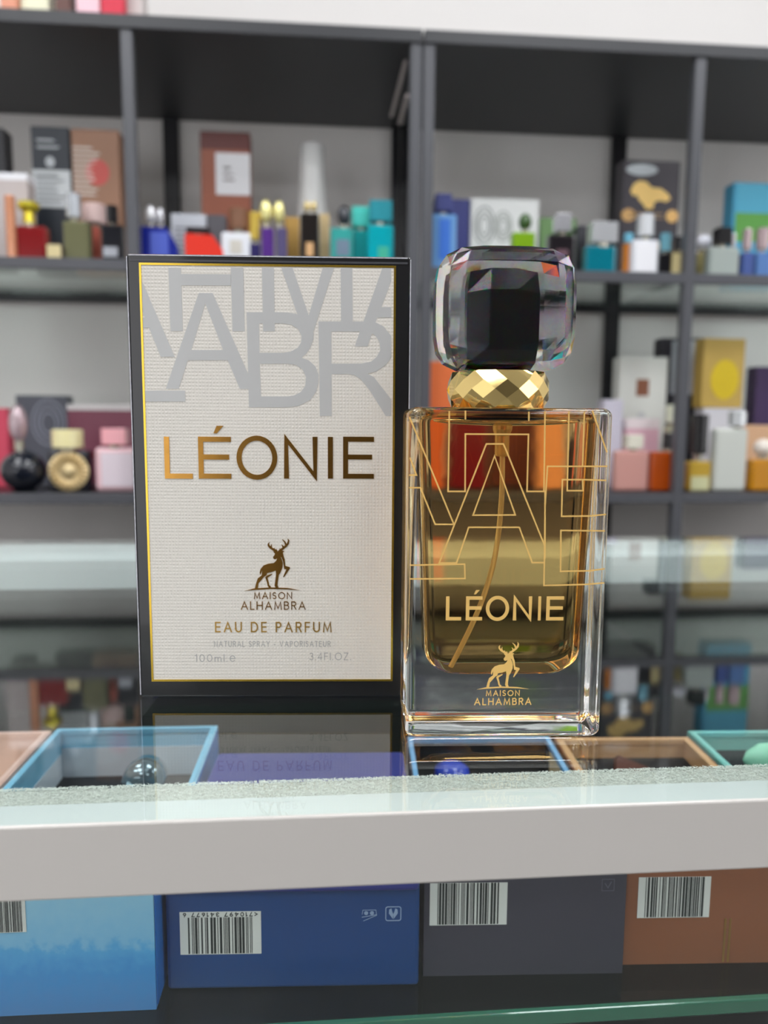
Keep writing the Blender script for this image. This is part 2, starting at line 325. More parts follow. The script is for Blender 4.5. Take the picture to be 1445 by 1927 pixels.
big = [c3([(33,210),(385,1010),(238,1010),(115,705),(50,705),(45,600),(68,598),(33,520)]),
 c3([(318,78),(447,78),(468,740),(340,740)]), c3([(970,78),(1100,78),(1115,742),(988,742)]), c3([(447,143),(970,147),(972,265),(450,262)]),
 [c3([(635,343),(780,343),(1165,1220),(1165,1345),(1065,1345),(938,1045),(520,1045),(425,1343),(290,1343)]), c3([(703,450),(890,938),(557,938)])],
 c3([(70,1362),(492,1362),(494,1477),(70,1477)]), c3([(1295,78),(1420,78),(1430,742),(1308,742)]),
 [c4([(-199,543),(150,543),(230,545),(320,560),(410,605),(470,670),(500,760),(498,830),(470,905),(430,970),(375,1018),(450,1045),(520,1110),(552,1190),(552,1270),(530,1370),(465,1460),(350,1520),(230,1538),(-174,1538)]),
  c4([(-69,660),(180,660),(270,675),(340,720),(375,790),(370,860),(335,915),(260,955),(180,967),(-65,967)]),
  c4([(-62,1082),(220,1082),(310,1092),(385,1140),(422,1220),(415,1310),(370,1375),(300,1412),(230,1423),(-48,1423)])],
 c4([(163,78),(280,78),(455,590),(420,680),(360,650)]), c4([(598,78),(714,78),(500,745),(400,745)]), c4([(783,78),(905,78),(910,640),(788,640)]),
 [c4([(552,640),(1130,640),(1230,690),(1312,790),(1312,1020),(1250,1100),(1160,1160),(1065,1185),(1130,1220),(1200,1310),(1312,1455),(1312,1628),(1255,1628),(1080,1350),(1000,1250),(930,1203),(860,1190),(688,1190),(690,1628),(567,1628)]),
  c4([(685,745),(1080,745),(1150,790),(1190,860),(1198,940),(1160,1010),(1100,1060),(1000,1080),(688,1080)])],
 c4([(1220,78),(1312,78),(1312,215),(1210,490),(1312,490),(1312,597),(1165,600),(1065,900),(930,900)])]
polys(bf, 'grey_pattern_letters', big, mat((188, 188, 187), .35, coat=.2, noise=.02, ns=60), root, t=.00008, d0=.00012)
def ptxt(fr, s, px0, px1, pyb, pyt, wpx, gap=.3):
    a = fr.uv(px0, pyb); b = fr.uv(px1, pyt); k_ = abs(b[0]-a[0])/(px1-px0); return text(s, a[0], b[0], a[1], b[1], wpx*k_, gap)
def pboxes(fr, s, xs, pyb, pyt, wpx, over=0):
    out = []
    for ch, (x0, x1) in zip(s, xs):
        o = over if ch == 'O' else 0
        a = fr.uv(x0, pyb+o); b = fr.uv(x1, pyt-o); k_ = (b[0]-a[0])/(x1-x0); out += glyph(ch, a[0], b[0], a[1], b[1], wpx*k_)
    return out
foil = mat((176, 130, 62), .2, 1, noise=.15, ns=300); foil2 = mat((190, 150, 78), .28, 1)
polys(bf, 'title_lettering', pboxes(bf, 'L\u00c9ONIE', [(310.8,361.5),(374.5,434.3),(446,521.5),(534.6,597.4),(616.4,627),(645.5,703.6)], 900.5, 822, 9.3, 2), foil, root, t=.00025, d0=.00008)
dz = lambda p: bf.uv(470+(p[0]-330)*1.052/13.136+130/13.136, 1000+(p[1]-105)*1.097/13.136+175/13.136)
polys(bf, 'stag_emblem', deer(dz), foil, root, t=.0002, d0=.00008)
polys(bf, 'maker_lettering', ptxt(bf, 'MAISON', 478, 549.5, 1127, 1114, 1.5)+ptxt(bf, 'ALHAMBRA', 453.5, 575, 1147, 1131.5, 1.7), foil, root, t=.0002, d0=.00008)
polys(bf, 'scent_type_lettering', ptxt(bf, 'EAU DE PARFUM', 405, 624, 1189.5, 1170, 2.4, .36), foil2, root, t=.0002, d0=.00008)
polys(bf, 'small_grey_lettering', ptxt(bf, 'NATURAL SPRAY - VAPORISATEUR', 403, 622, 1217, 1206, 1.1)+ptxt(bf, '100ml.e', 367, 443, 1245, 1231, 1.3)+ptxt(bf, '3.4Fl.OZ.', 582, 660, 1242, 1228, 1.3), mat((160, 160, 158), .5), root, t=.00008, d0=.00008)
# ------------------------------------------------------------------ perfume bottle
A = onZ(768, 1393, 0); B = onZ(1122, 1390, 0); A.z = B.z = 0
U = (B-A).normalized(); ang = math.atan2(U.y, U.x); mid = (A+B)/2-U*.0; OW, OD, OH = .0540, .027, .0902
N_ = Vector((-U.y, U.x, 0)); ctr = mid+N_*(OD/2)+U*.0003
root = tag(empty('perfume_bottle', ctr, ang), 'clear rectangular glass perfume bottle of amber liquid with gold collar and black crystal cap', 'perfume bottle')
gf = Frame(ctr-N_*(OD/2), U, (0, 0, 1))
gclear = glass_mat('bottle_glass', (.985, .99, .99), 1.5, wav=.04)
def rrect(hx, hy, r, n=6):
    out = []
    for cx, cy_, a0 in ((hx-r, hy-r, 0), (-hx+r, hy-r, 90), (-hx+r, -hy+r, 180), (hx-r, -hy+r, 270)):
        for k_ in range(n+1): a = R(a0+90*k_/n); out.append((cx+r*math.cos(a), cy_+r*math.sin(a)))
    return out
def loft(secs):
    vs, fs = [], []; n = len(secs[0][1])
    for z, ring in secs: vs += [(x, y, z) for x, y in ring]
    for i in range(len(secs)-1):
        for k_ in range(n): fs.append((i*n+k_, i*n+(k_+1) % n, (i+1)*n+(k_+1) % n, (i+1)*n+k_))
    fs.append(tuple(range(n))[::-1]); fs.append(tuple((len(secs)-1)*n+k_ for k_ in range(n))); return vs, fs
secs = []; er = .0022
for k_ in range(7): a = R(90*k_/6); ins = er*(1-math.sin(a)); secs.append((er*(1-math.cos(a))+.0001, rrect(OW/2-ins, OD/2-ins, .0026-ins*.6)))
for k_ in range(1, 6): secs.append((er+(OH-2*er)*k_/6, rrect(OW/2, OD/2, .0026)))
for k_ in range(7): a = R(90*k_/6); ins = er*(1-math.cos(a)); secs.append((OH-er+er*math.sin(a), rrect(OW/2-ins, OD/2-ins, .0026-ins*.6)))
o = link('glass_body', *loft(secs), gclear, root, smooth=True)
# liquid: interface glass to perfume
LT, LB = .0884, .0166
def cavity(z):     # half width, half depth, corner radius
    t = (z-LB)/(LT-LB); hw = .0212+(.0240-.0212)*t; hd = .0088+.0008*t; br = .0075
    if z < LB+br:
        s = math.sqrt(max(0, 1-((LB+br-z)/br)**2)); hw -= br*(1-s); hd -= .0045*(1-s)
    if z > LT-.0025:
        s = math.sqrt(max(0, 1-((z-LT+.0025)/.0025)**2)); hw -= .0025*(1-s); hd -= .0025*(1-s)
    return hw, hd, min(.004, hd*.6)
zs = [LB+.0075*(1-math.cos(R(90*k_/9))) for k_ in range(10)]+[LB+.0075+(LT-.0025-LB-.0075)*k_/7 for k_ in range(1, 8)]+[LT-.0025+.0025*math.sin(R(90*k_/5)) for k_ in range(1, 6)]
liq = glass_mat('amber_liquid', (1.0, .80, .49), .907)
o = link('amber_liquid', *loft([(z, rrect(*cavity(z))) for z in zs]), liq, root, smooth=True)
# air left above the liquid
g = G(); prof = [(.02*math.sin(R(a)), .0867+.0015*math.cos(R(180-a)) if a <= 90 else .0867-.0015*math.cos(R(a))) for a in (1, 20, 40, 60, 75, 90, 105, 120, 140, 160, 179)]
g.lathe(prof, n=40, sy=.36, cx=.0002); g.end('air_pocket', glass_mat('air_gap', (1, .93, .8), .735), root, smooth=True)
tubem = mat((255, 240, 205), .1, trans=.65, ior=1.2)
def P(px, py, back=.0135):      # a point inside the bottle, 'back' behind its front face, seen through flat glass
    p = EYE+ray(px, py)*1; fr = Frame(gf.at(0, 0, -back), gf.U, gf.V); u, v = fr.uv(px, py); return fr.at(u, v)
inv = root.matrix_basis.inverted()
tp = [P(940, 835), P(940, 880), P(939, 930), P(934, 990), P(925, 1050), P(908, 1110), P(886, 1165), P(862, 1215), P(845, 1250)]
# smooth path
def cr_spline(p, n=6):
    out = []
    for i in range(len(p)-1):
        a, b_, c_, d_ = p[max(i-1, 0)], p[i], p[i+1], p[min(i+2, len(p)-1)]
        for k_ in range(n): t = k_/n; out.append(.5*((2*b_)+(c_-a)*t+(2*a-5*b_+4*c_-d_)*t*t+(3*b_-a-3*c_+d_)*t**3))
    return out+[p[-1]]
path = [inv @ q for q in cr_spline(tp)]
G().tube(path, .00075, 14).end('dip_tube', tubem, root, smooth=True)
q = inv @ P(940, 820); G().lathe([(.0027, .0853), (.0027, .0843), (.0020, .0825), (.0020, .0775), (.0017, .0770)], cx=q.x, cy_=q.y, n=20).end('pump_housing', mat((250, 220, 165), .2, trans=.7, ior=1.2), root, smooth=False)
# gold print on the front face
prm = mat((236, 192, 112), .4, .15)
def gl_(lst): return [gf.uv(x, y) for x, y in lst]
LW = .00040
lines = [[(845.4,775),(843,924.7),(875,924.7),(875.6,816.8),(994.3,817.4),(991.5,924.7),(1023.4,924.7),(1025.4,775)], [(875.6,774),(875.6,788)], [(995,776),(995,791)],
 [(771,786),(854,986.7)], [(771.8,862.4),(783.5,894),(771,894)], [(771,917.8),(791,917.8),(818.8,986.7),(851,986.7)],
 [(997.5,960),(952.8,848.6),(947,835.4),(915,835.4),(826.4,1059.3),(859,1059.3),(881.8,992.2),(977,992.2),(1001.2,1058.7),(1023.4,1058.7)], [(996.5,957),(1025.4,1028.9)],
 [(1141,877.6),(1030,877.6),(1025.5,950),(1023.4,1101.6),(1100,1099.8),(1135.5,1097)], [(1025.4,924),(1025.4,1049)],
 [(1070.4,775),(1067,923.3),(1096.7,923.3),(1096,902.6)], [(1099.5,776.6),(1096,877.6)], [(1139,904),(1100,902.6),(1058,902.6),(1056.6,971.5),(1110,971),(1139,968)],
 [(1137,999),(1055.2,998.2),(1054.5,1075),(1110,1074),(1136,1070.5)], [(1114.7,773.8),(1141.5,850)], [(773,1063.5),(874,1061.5),(875,1088.6),(773,1089.4)]]
out = []
for l in lines: out += stroke(gl_(l), LW, cap=True)
out += stroke(gl_([(930.5,858),(890,969.4),(969.4,969)]), LW, closed=True)
polys(gf, 'gold_outline_letters', out, prm, root, t=.00004, d0=.00003)
polys(gf, 'title_lettering', pboxes(gf, 'L\u00c9ONIE', [(838.5,868.5),(876,908),(913.5,958.5),(964.5,1001.6),(1011.5,1018.6),(1027,1061.5)], 1167.5, 1122, 6.8, 1), prm, root, t=.00004, d0=.00003)
polys(gf, 'stag_emblem', deer(lambda p: gf.uv(890+p[0]/13.136, 1200+p[1]/13.136)), prm, root, t=.00004, d0=.00003)
polys(gf, 'maker_lettering', ptxt(gf, 'MAISON', 914, 978, 1310, 1298.5, 1.7)+ptxt(gf, 'ALHAMBRA', 892, 1000, 1327, 1313, 2.0), prm, root, t=.00004, d0=.00003)
# collar: rows of lozenge facets
nf = 14; rows = [(.0128, .0902), (.01384, .09265), (.0142, .0951), (.01384, .09755), (.0128, .1000)]
vs = []; fs = []
q = inv @ P(937, 730, OD/2); cx0 = q.x
rings = []
for i, (r_, z) in enumerate(rows):
    rings.append(len(vs))
    for k_ in range(nf): a = 2*math.pi*(k_+(.5 if i % 2 else 0))/nf; vs.append((cx0+r_*math.cos(a), r_*.92*math.sin(a), z))
def vi(i, k_): return rings[i]+k_ % nf
for i in range(len(rows)-2):
    for k_ in range(nf):
        if i % 2 == 0: fs.append((vi(i, k_), vi(i+1, k_), vi(i+2, k_), vi(i+1, k_-1)))
        else: fs.append((vi(i, k_), vi(i+1, k_+1), vi(i+2, k_), vi(i+1, k_)))
for k_ in range(nf):
    fs.append((vi(0, k_), vi(0, k_+1), vi(1, k_))); L2 = len(rows)-1
    fs.append((vi(L2, k_), vi(L2, k_+1), vi(L2-1, k_)) if L2 % 2 == 0 and (L2-1) % 2 else (vi(L2, k_), vi(L2-1, k_), vi(L2, k_+1)))
vs += [(cx0, 0, rows[0][1]), (cx0, 0, rows[-1][1])]
for k_ in range(nf): fs += [(vi(0, k_), vi(0, k_+1), len(vs)-2), (vi(L2, k_), vi(L2, k_+1), len(vs)-1)]
collar = link('gold_collar', vs, fs, mat((255, 226, 150), .05, 1), root)
# crystal cap
def cushion(hx, hy, hz, n, N3, flat=None, cz=0, cx=0, cyy=0, m_=None):
    vs = {}; V = []; Fc = []
    def vid(p):
        if p not in vs: vs[p] = len(V); V.append(p)
        return vs[p]
    for ax in range(3):
        o1, o2 = [a for a in range(3) if a != ax]
        for s in (-1, 1):
            for i in range(N3[o1]):
                for j in range(N3[o2]):
                    q4 = []
                    for di, dj in ((0, 0), (1, 0), (1, 1), (0, 1)):
                        c_ = [0, 0, 0]; c_[ax] = s; c_[o1] = round(-1+2*(i+di)/N3[o1], 6); c_[o2] = round(-1+2*(j+dj)/N3[o2], 6); q4.append(vid(tuple(c_)))
                    Fc.append(tuple(q4))
    out = []
    for x, y, z in V:
        s_ = (abs(x)**n+abs(z)**n)**(1/n); mm = m_ or n; l = (s_**mm+abs(y)**mm)**(1/mm); p = Vector((x/l, y/l, z/l))
        if flat and p.y < -flat: p.y = -flat
        out.append((cx+p.x*hx, cyy+p.y*hy, cz+p.z*hz))
    return out, Fc
q0, q1 = inv @ P(817, 583, OD/2), inv @ P(1076, 583, OD/2); zt = (inv @ P(945, 469, OD/2)).z; zb = (inv @ P(945, 702, OD/2)).z
ccx = (q0.x+q1.x)/2; chx = (q1.x-q0.x)/2; ccz = (zt+zb)/2; chz = (zt-zb)/2; zb = max(zb, .0985)
crystal = glass_mat('crystal', (1, 1, 1), 1.5, disp=.009)
o = link('crystal_cap', *cushion(chx, .0125, chz, 4.4, (6, 3, 7), .93, ccz, ccx, 0, 4.6), crystal, root)
b0, b1 = inv @ P(870, 590, .006), inv @ P(1018, 590, .006); bt = (inv @ P(945, 497, .006)).z; bb = (inv @ P(945, 692, .006)).z
core = link('black_core', *cushion((b1.x-b0.x)/2*1.05, .0060, (bt-bb)/2*1.08, 5, (3, 1, 4), None, (bt+bb)/2-.0006, (b0.x+b1.x)/2, -.0035), mat((5, 5, 6), .15), root)
# ------------------------------------------------------------------ open boxes inside the case
SZ = -.0950
def rot_root(name, x, y, rz=-3): return empty(name, (x, y, SZ), R(rz))
def barcode(fr, parent, px0, px1, pyt, pyb, digits=None, seed=1):
    a = fr.uv(px0, pyb); b = fr.uv(px1, pyt); lb_ = polys(fr, 'barcode_label', [[(a[0], a[1]), (b[0], a[1]), (b[0], b[1]), (a[0], b[1])]], mat((225, 226, 220), .5), parent, t=.0001, d0=.0001)
    rnd = random.Random(seed); bars = []; wd = b[0]-a[0]; u = a[0]+wd*.10; top = b[1]-((b[1]-a[1])*.13 if digits else 0)
    while u < b[0]-wd*.10:
        w_ = wd/105*rnd.choice((1, 1, 1, 2, 2, 3)); bars.append([(u, a[1]+(b[1]-a[1])*.02), (u+w_, a[1]+(b[1]-a[1])*.02), (u+w_, top), (u, top)]); u += w_+wd/105*rnd.choice((1, 1, 1, 2, 3))
    polys(fr, 'barcode_bars', bars, mat((40, 46, 44), .5), lb_, t=.00005, d0=.00021)
    if digits:
        hh = (b[1]-a[1]); g2 = text(digits, a[0]+wd*.04, b[0]-wd*.04, 0, hh*.1, hh*.018, .35); yc = b[1]-hh*.065; cxm = (a[0]+b[0])/2
        g2 = [[(2*cxm-p[0], yc-(p[1]-hh*.05)) for p in pl] for pl in g2]      # the label is upside down on the box end
        polys(fr, 'barcode_digits', g2, mat((40, 46, 44), .5), lb_, t=.00005, d0=.00021)
def gift_box(name, label, xl, xr, yf, L_, Hh, outm, rimm, inner, floorm=None, rz=-3, wall=.0022, deep=.02, wallm_=None):
    """open box lying on its back, its bottom end towards the customer; xl..xr at the front end"""
    t = tag(rot_root(name, (xl+xr)/2, yf, rz), label, 'gift box', 'gift boxes inside the counter')
    hw = (xr-xl)/2
    ow = .0007
    g = G().box(-hw, hw, 0, L_, .0001, Hh-deep)
    g.box(-hw, hw, 0, ow, Hh-deep, Hh-.0002).box(-hw, hw, L_-ow, L_, Hh-deep, Hh-.0002).box(-hw, -hw+ow, ow, L_-ow, Hh-deep, Hh-.0002).box(hw-ow, hw, ow, L_-ow, Hh-deep, Hh-.0002)
    g.end('outer_box', outm, t)
    def ring(z0, z1, e, m_, nm):
        G().box(-hw+ow+.0001, -hw+wall+e, ow+.0001, L_-ow-.0001, z0, z1).box(hw-wall-e, hw-ow-.0001, ow+.0001, L_-ow-.0001, z0, z1).box(-hw+wall+e, hw-wall-e, ow+.0001, wall+e, z0, z1).box(-hw+wall+e, hw-wall-e, L_-wall-e, L_-ow-.0001, z0, z1).end(nm, m_, t)
    ring(Hh-deep, Hh-.0022, 0, wallm_ or rimm, 'inner_walls'); ring(Hh-.0022, Hh, .0006, rimm, 'rim')
    G().box(-hw+wall, hw-wall, wall, L_-wall, Hh-deep, Hh-deep+.0012).end('insert', inner, t)
    fr = Frame(t.matrix_basis @ Vector((0, 0, 0)), t.matrix_basis.to_3x3() @ Vector((1, 0, 0)), (0, 0, 1))
    return t, fr
dark = mat((30, 30, 34), .7, noise=.2, ns=200)
# light blue box: mottled blue gradient print
def ocean():
    m = bpy.data.materials.new('ocean_print'); m.use_nodes = True; nt = m.node_tree; b = nt.nodes['Principled BSDF']; b.inputs['Roughness'].default_value = .35
    tc = nt.nodes.new('ShaderNodeTexCoord'); sp = nt.nodes.new('ShaderNodeSeparateXYZ'); n = nt.nodes.new('ShaderNodeTexNoise'); n.inputs['Scale'].default_value = 260; n.inputs['Detail'].default_value = 8
    nt.links.new(tc.outputs['Object'], sp.inputs[0]); nt.links.new(tc.outputs['Object'], n.inputs['Vector'])
    a = nt.nodes.new('ShaderNodeMath'); a.operation = 'MULTIPLY_ADD'; a.inputs[1].default_value = 26; nt.links.new(sp.outputs[2], a.inputs[0])
    s = nt.nodes.new('ShaderNodeMath'); s.operation = 'MULTIPLY_ADD'; s.inputs[1].default_value = .35; s.inputs[2].default_value = -.17; nt.links.new(n.outputs['Fac'], s.inputs[0]); nt.links.new(s.outputs[0], a.inputs[2])
    r_ = nt.nodes.new('ShaderNodeValToRGB'); nt.links.new(a.outputs[0], r_.inputs[0]); e = r_.color_ramp.elements
    e[0].position = 0; e[0].color = lin((88, 150, 215)); e[1].position = 1; e[1].color = lin((150, 205, 232))
    for p, c_ in ((.35, (66, 152, 220)), (.55, (84, 170, 226)), (.62, (128, 192, 230))): x = e.new(p); x.color = lin(c_)
    nt.links.new(r_.outputs[0], b.inputs['Base Color']); return m
oc = ocean()
t, fr = gift_box('gift_box', 'open light blue gift box under the counter glass holding a clear glass bottle', -.1255, -.0515, .2165, .127, .0388, oc, mat((130, 195, 225), .4), dark, rz=-1, deep=.024)
G().box(-.0345, .0345, .1245, .1248, .016, .030).end('lining', mat((215, 222, 230), .5), t)
G().box(-.0347, -.0344, .004, .124, .016, .0275).end('lining', mat((215, 222, 230), .5), t)
G().box(.0371, .0374, .0008, .125, .0012, .0375).end('side_print', mat((40, 120, 205), .35), t)
barcode(fr, t, -30, 47, 1690, 1756, seed=4)
bt_ = tag(empty('perfume_bottle', t.matrix_basis @ Vector((.0, .0, .0162)), R(-3)), 'clear round glass bottle lying in the light blue gift box', 'perfume bottle')
Mx = Matrix.Translation((-.002, .082, .0068)) @ Matrix.Rotation(R(90), 4, 'X')
smk = glass_mat('smoky_glass', (.82, .87, .88), 1.45)
G().lathe([(.001, -.0115), (.016, -.011), (.021, -.006), (.022, 0), (.019, .006), (.010, .0085), (.006, .009)], n=32, sy=.28, M=Matrix.Translation((-.006, .080, .0068))@Matrix.Rotation(R(-90), 4, 'X')).end('bottle_body', smk, bt_, smooth=True)
G().lathe([(.004, 0), (.0085, .002), (.0095, .008), (.0085, .014), (.004, .016)], n=20, M=Matrix.Translation((.006, .092, .0100))@Matrix.Rotation(R(-90), 4, 'X')).end('stopper', mat((120, 138, 145), .08, .6, coat=1), bt_, smooth=True)
# peach box at far left
t, fr = gift_box('gift_box', 'open pale peach gift box at the far left under the counter glass', -.2065, -.1275, .2195, .1235, .0386, mat((226, 186, 172), .5), mat((228, 190, 176), .5), mat((240, 232, 210), .6), rz=-1, deep=.026)
# navy closed box
t = tag(rot_root('gift_box', -.0095, .2215), 'closed dark navy blue gift box under the counter glass in front of the perfume box', 'gift box', 'gift boxes inside the counter')
navy = mat((10, 66, 128), .38, coat=.2, noise=.05, ns=30)
G().box(-.0403, .0403, 0, .0885, .0001, .0362, .0012, 3).end('box_base', navy, t)
G().box(-.0400, .0400, -.0012, .0880, .0336, .0395, .0014, 3).end('lid', mat((54, 60, 140), .35), t)
fr = Frame(t.matrix_basis @ Vector((0, 0, 0)), t.matrix_basis.to_3x3() @ Vector((1, 0, 0)), (0, 0, 1))
barcode(fr, t, 340, 491, 1714, 1796, '<710497 341677 6', seed=9)
def icon(fr, px, py, s, parent, kind):
    u, v = fr.uv(px, py); im = mat((150, 172, 205), .5); out = []
    rr = rrect(s, s*.98, s*.28)
    if kind == 'leaf':
        out += stroke([(u+x, v+y) for x, y in rr], s*.13, closed=True)
        for q in ([(-.05, -.75), (-.6, .05), (-.55, .6), (-.25, .75), (-.15, .3), (0, -.1)], [(.05, -.75), (.6, .05), (.55, .6), (.25, .75), (.15, .3), (0, -.1)]): out.append([(u+a*s, v+b_*s) for a, b_ in q])
    else:
        out += stroke([(u-s, v+.1*s), (u-.9*s, v+.7*s), (u+.9*s, v+.7*s), (u+s, v-.1*s), (u-.8*s, v-.9*s)], s*.08)
        for cx in (-.45, .35): out.append([(u+cx*s+.3*s*math.cos(R(a)), v+.25*s+.3*s*math.sin(R(a))) for a in range(0, 360, 45)])
        out += stroke([(u-s, v-.35*s), (u+s, v-.0*s)], s*.1)
    polys(fr, 'printed_icon', out, im, parent, t=.00004, d0=.0001)
icon(fr, 740, 1719, .0024, t, 'leaf'); icon(fr, 695, 1721, .0023, t, 'hand')
# charcoal box, open
t, fr = gift_box('gift_box', 'open charcoal grey gift box with a pale blue rim under the bottle', .0327, .0990, .2218, .1010, .0388, mat((66, 64, 76), .45, noise=.05, ns=50), mat((130, 185, 230), .35), dark, deep=.016, wallm_=dark)
barcode(fr, t, 808, 955, 1660, 1741, seed=13)
u, v = fr.uv(1144, 1665); polys(fr, 'printed_icon', stroke([(u-.002, v-.002), (u+.002, v-.002), (u+.002, v+.002), (u-.002, v+.002)], .0002, closed=True)+stroke([(u-.001, v+.0005), (u, v-.001), (u+.001, v+.001)], .0003), mat((100, 100, 115), .5), t, t=.00004, d0=.0001)
G().box(.0309, .0311, .002, .0915, .024, .0382).end('cream_lining', mat((230, 205, 160), .5), t)
cb = tag(empty('bottle_cap', Vector((*onZ(850, 1458, -.068)[:2], SZ+.0241)), 0), 'round royal blue bottle cap lying in the charcoal gift box', 'bottle cap')
G().lathe([(.0005, 0), (.006, .0003), (.008, .003), (.0075, .006), (.004, .0082), (.0005, .0086)], n=28).end('cap_shell', mat((36, 66, 190), .3, coat=.6), cb, smooth=True)
# brown box, open
t, fr = gift_box('gift_box', 'open brown gift box with gold stripe and tan inside walls under the counter glass', .1006, .1632, .2222, .0955, .0386, mat((146, 90, 60), .4, noise=.06, ns=30), mat((214, 168, 122), .5), dark, deep=.010, wall=.003)
u0 = fr.uv(1363, 1730)[0]; u1 = fr.uv(1372, 1730)[0]
polys(fr, 'gold_stripe', [[(u0, .0006), (u0+.0007, .0006), (u0+.0007, .0165), (u0, .0165)], [(u1, .0006), (u1+.0007, .0006), (u1+.0007, .0165), (u1, .0165)]], mat((170, 130, 70), .35, .6), t, t=.00005, d0=.0001)
barcode(fr, t, 1198, 1338, 1649, 1727, seed=21)
fl = tag(empty('folded_card', Vector((*onZ(1182, 1452, -.065)[:2], SZ+.0299)), R(8)), 'dark reddish brown folded card lying in the brown gift box', 'card')
G().add([(-.014, -.012, 0), (.013, -.012, 0), (.001, .014, 0), (-.012, -.009, .003), (.010, -.009, .003), (.001, .010, .003)], [(0, 2, 1), (3, 4, 5), (0, 1, 4, 3), (1, 2, 5, 4), (2, 0, 3, 5)]).end('card_body', mat((92, 52, 44), .6), fl)
# mint box
t, fr = gift_box('gift_box', 'open mint green gift box at the far right under the counter glass', .1652, .2460, .2226, .0965, .0392, mat((120, 195, 185), .45), mat((142, 208, 198), .42), dark, deep=.010)
mb = tag(empty('bottle_cap', Vector((*onZ(1446, 1440, -.062)[:2], SZ+.0305)), R(-3)), 'pale mint oval cap lying in the mint green gift box', 'bottle cap')

G().lathe([(.0003, -.0115), (.004, -.0095), (.0072, -.004), (.0075, 0), (.0065, .004), (.004, .0075), (.0003, .0095)], n=28, sy=.7, M=Matrix.Translation((0, 0, .0051))@Matrix.Rotation(R(90), 4, 'Y')).end('cap_shell', mat((160, 228, 196), .45), mb, smooth=True)
# ------------------------------------------------------------------ shelving
D, DB = 1.25, 1.598
ZT, ZM, ZL = .706, .344, -.030
P1, P3 = -.298, .622; PW = .018
frm = mat((84, 85, 90), .32, noise=.06, ns=8)
glassS = pane_mat('shelf_pane', (.86, .93, .90))
def unit(label, posts, x0, x1):
    t = tag(empty('shelving_unit', ((x0+x1)/2, (D+DB)/2, FZ)), label, 'shelving unit', 'shelving units')
    for x in posts:
        G().box(x-PW/2, x+PW/2, D, D+.018, FZ, .686, .001, 1).end('front_post', frm, t, world=True)
        hw_ = .0082 if abs(x-.162) < .02 else .015
        G().box(x-hw_, x+hw_, DB-.014, DB, FZ, .686, .001, 1).end('back_post', BLACK, t, world=True)
        for z in (ZL, -.42): G().box(x-.007, x+.007, D+.018, DB-.014, z-.017, z-.001).end('side_rail', BLACK, t, world=True)
    G().box(x0, x1, D-.004, DB, .686, ZT, .001, 1).end('top_board', mat((58, 59, 62), .4), t, world=True)
    xs = sorted(posts)
    for a, b in zip(xs[:-1], xs[1:]):
        for z in (ZM, ZL, -.42):
            G().box(a+PW/2, b-PW/2, D+.001, D+.013, z-.018, z-.0005, .0008, 1).end('front_rail', frm, t, world=True)
            G().box(a+.016, b-.016, DB-.014, DB-.001, z-.018, z-.0005, .0008, 1).end('back_rail', BLACK, t, world=True)
        G().box(a+.009, b-.009, D+.0135, DB-.0145, ZM-.006, ZM).end('glass_shelf', glassS, t, world=True)
        for z in (ZL, -.42): G().box(a+.009, b-.009, D+.0135, DB-.0145, z-.012, z).end('shelf_board', BLACK, t, world=True)
    return t
u1_ = unit('black metal shelving unit behind the counter at left, seen above and beside the perfume box', [-.758, P1, .1515], -.77, .161)
G().tube([onY(763, 116, 1.285), onY(737, 218, 1.45)], .0036, 10).tube([onY(766, 180, 1.285), onY(752, 232, 1.40)], .0036, 10).end('slanting_rod', mat((190, 180, 178), .35, .3), u1_, world=True)  # two pale rods slanting back beside the middle post
unit('black metal shelving unit behind the counter at right, the one behind the bottle', [.1725, P3, 1.07], .1635, 1.08)
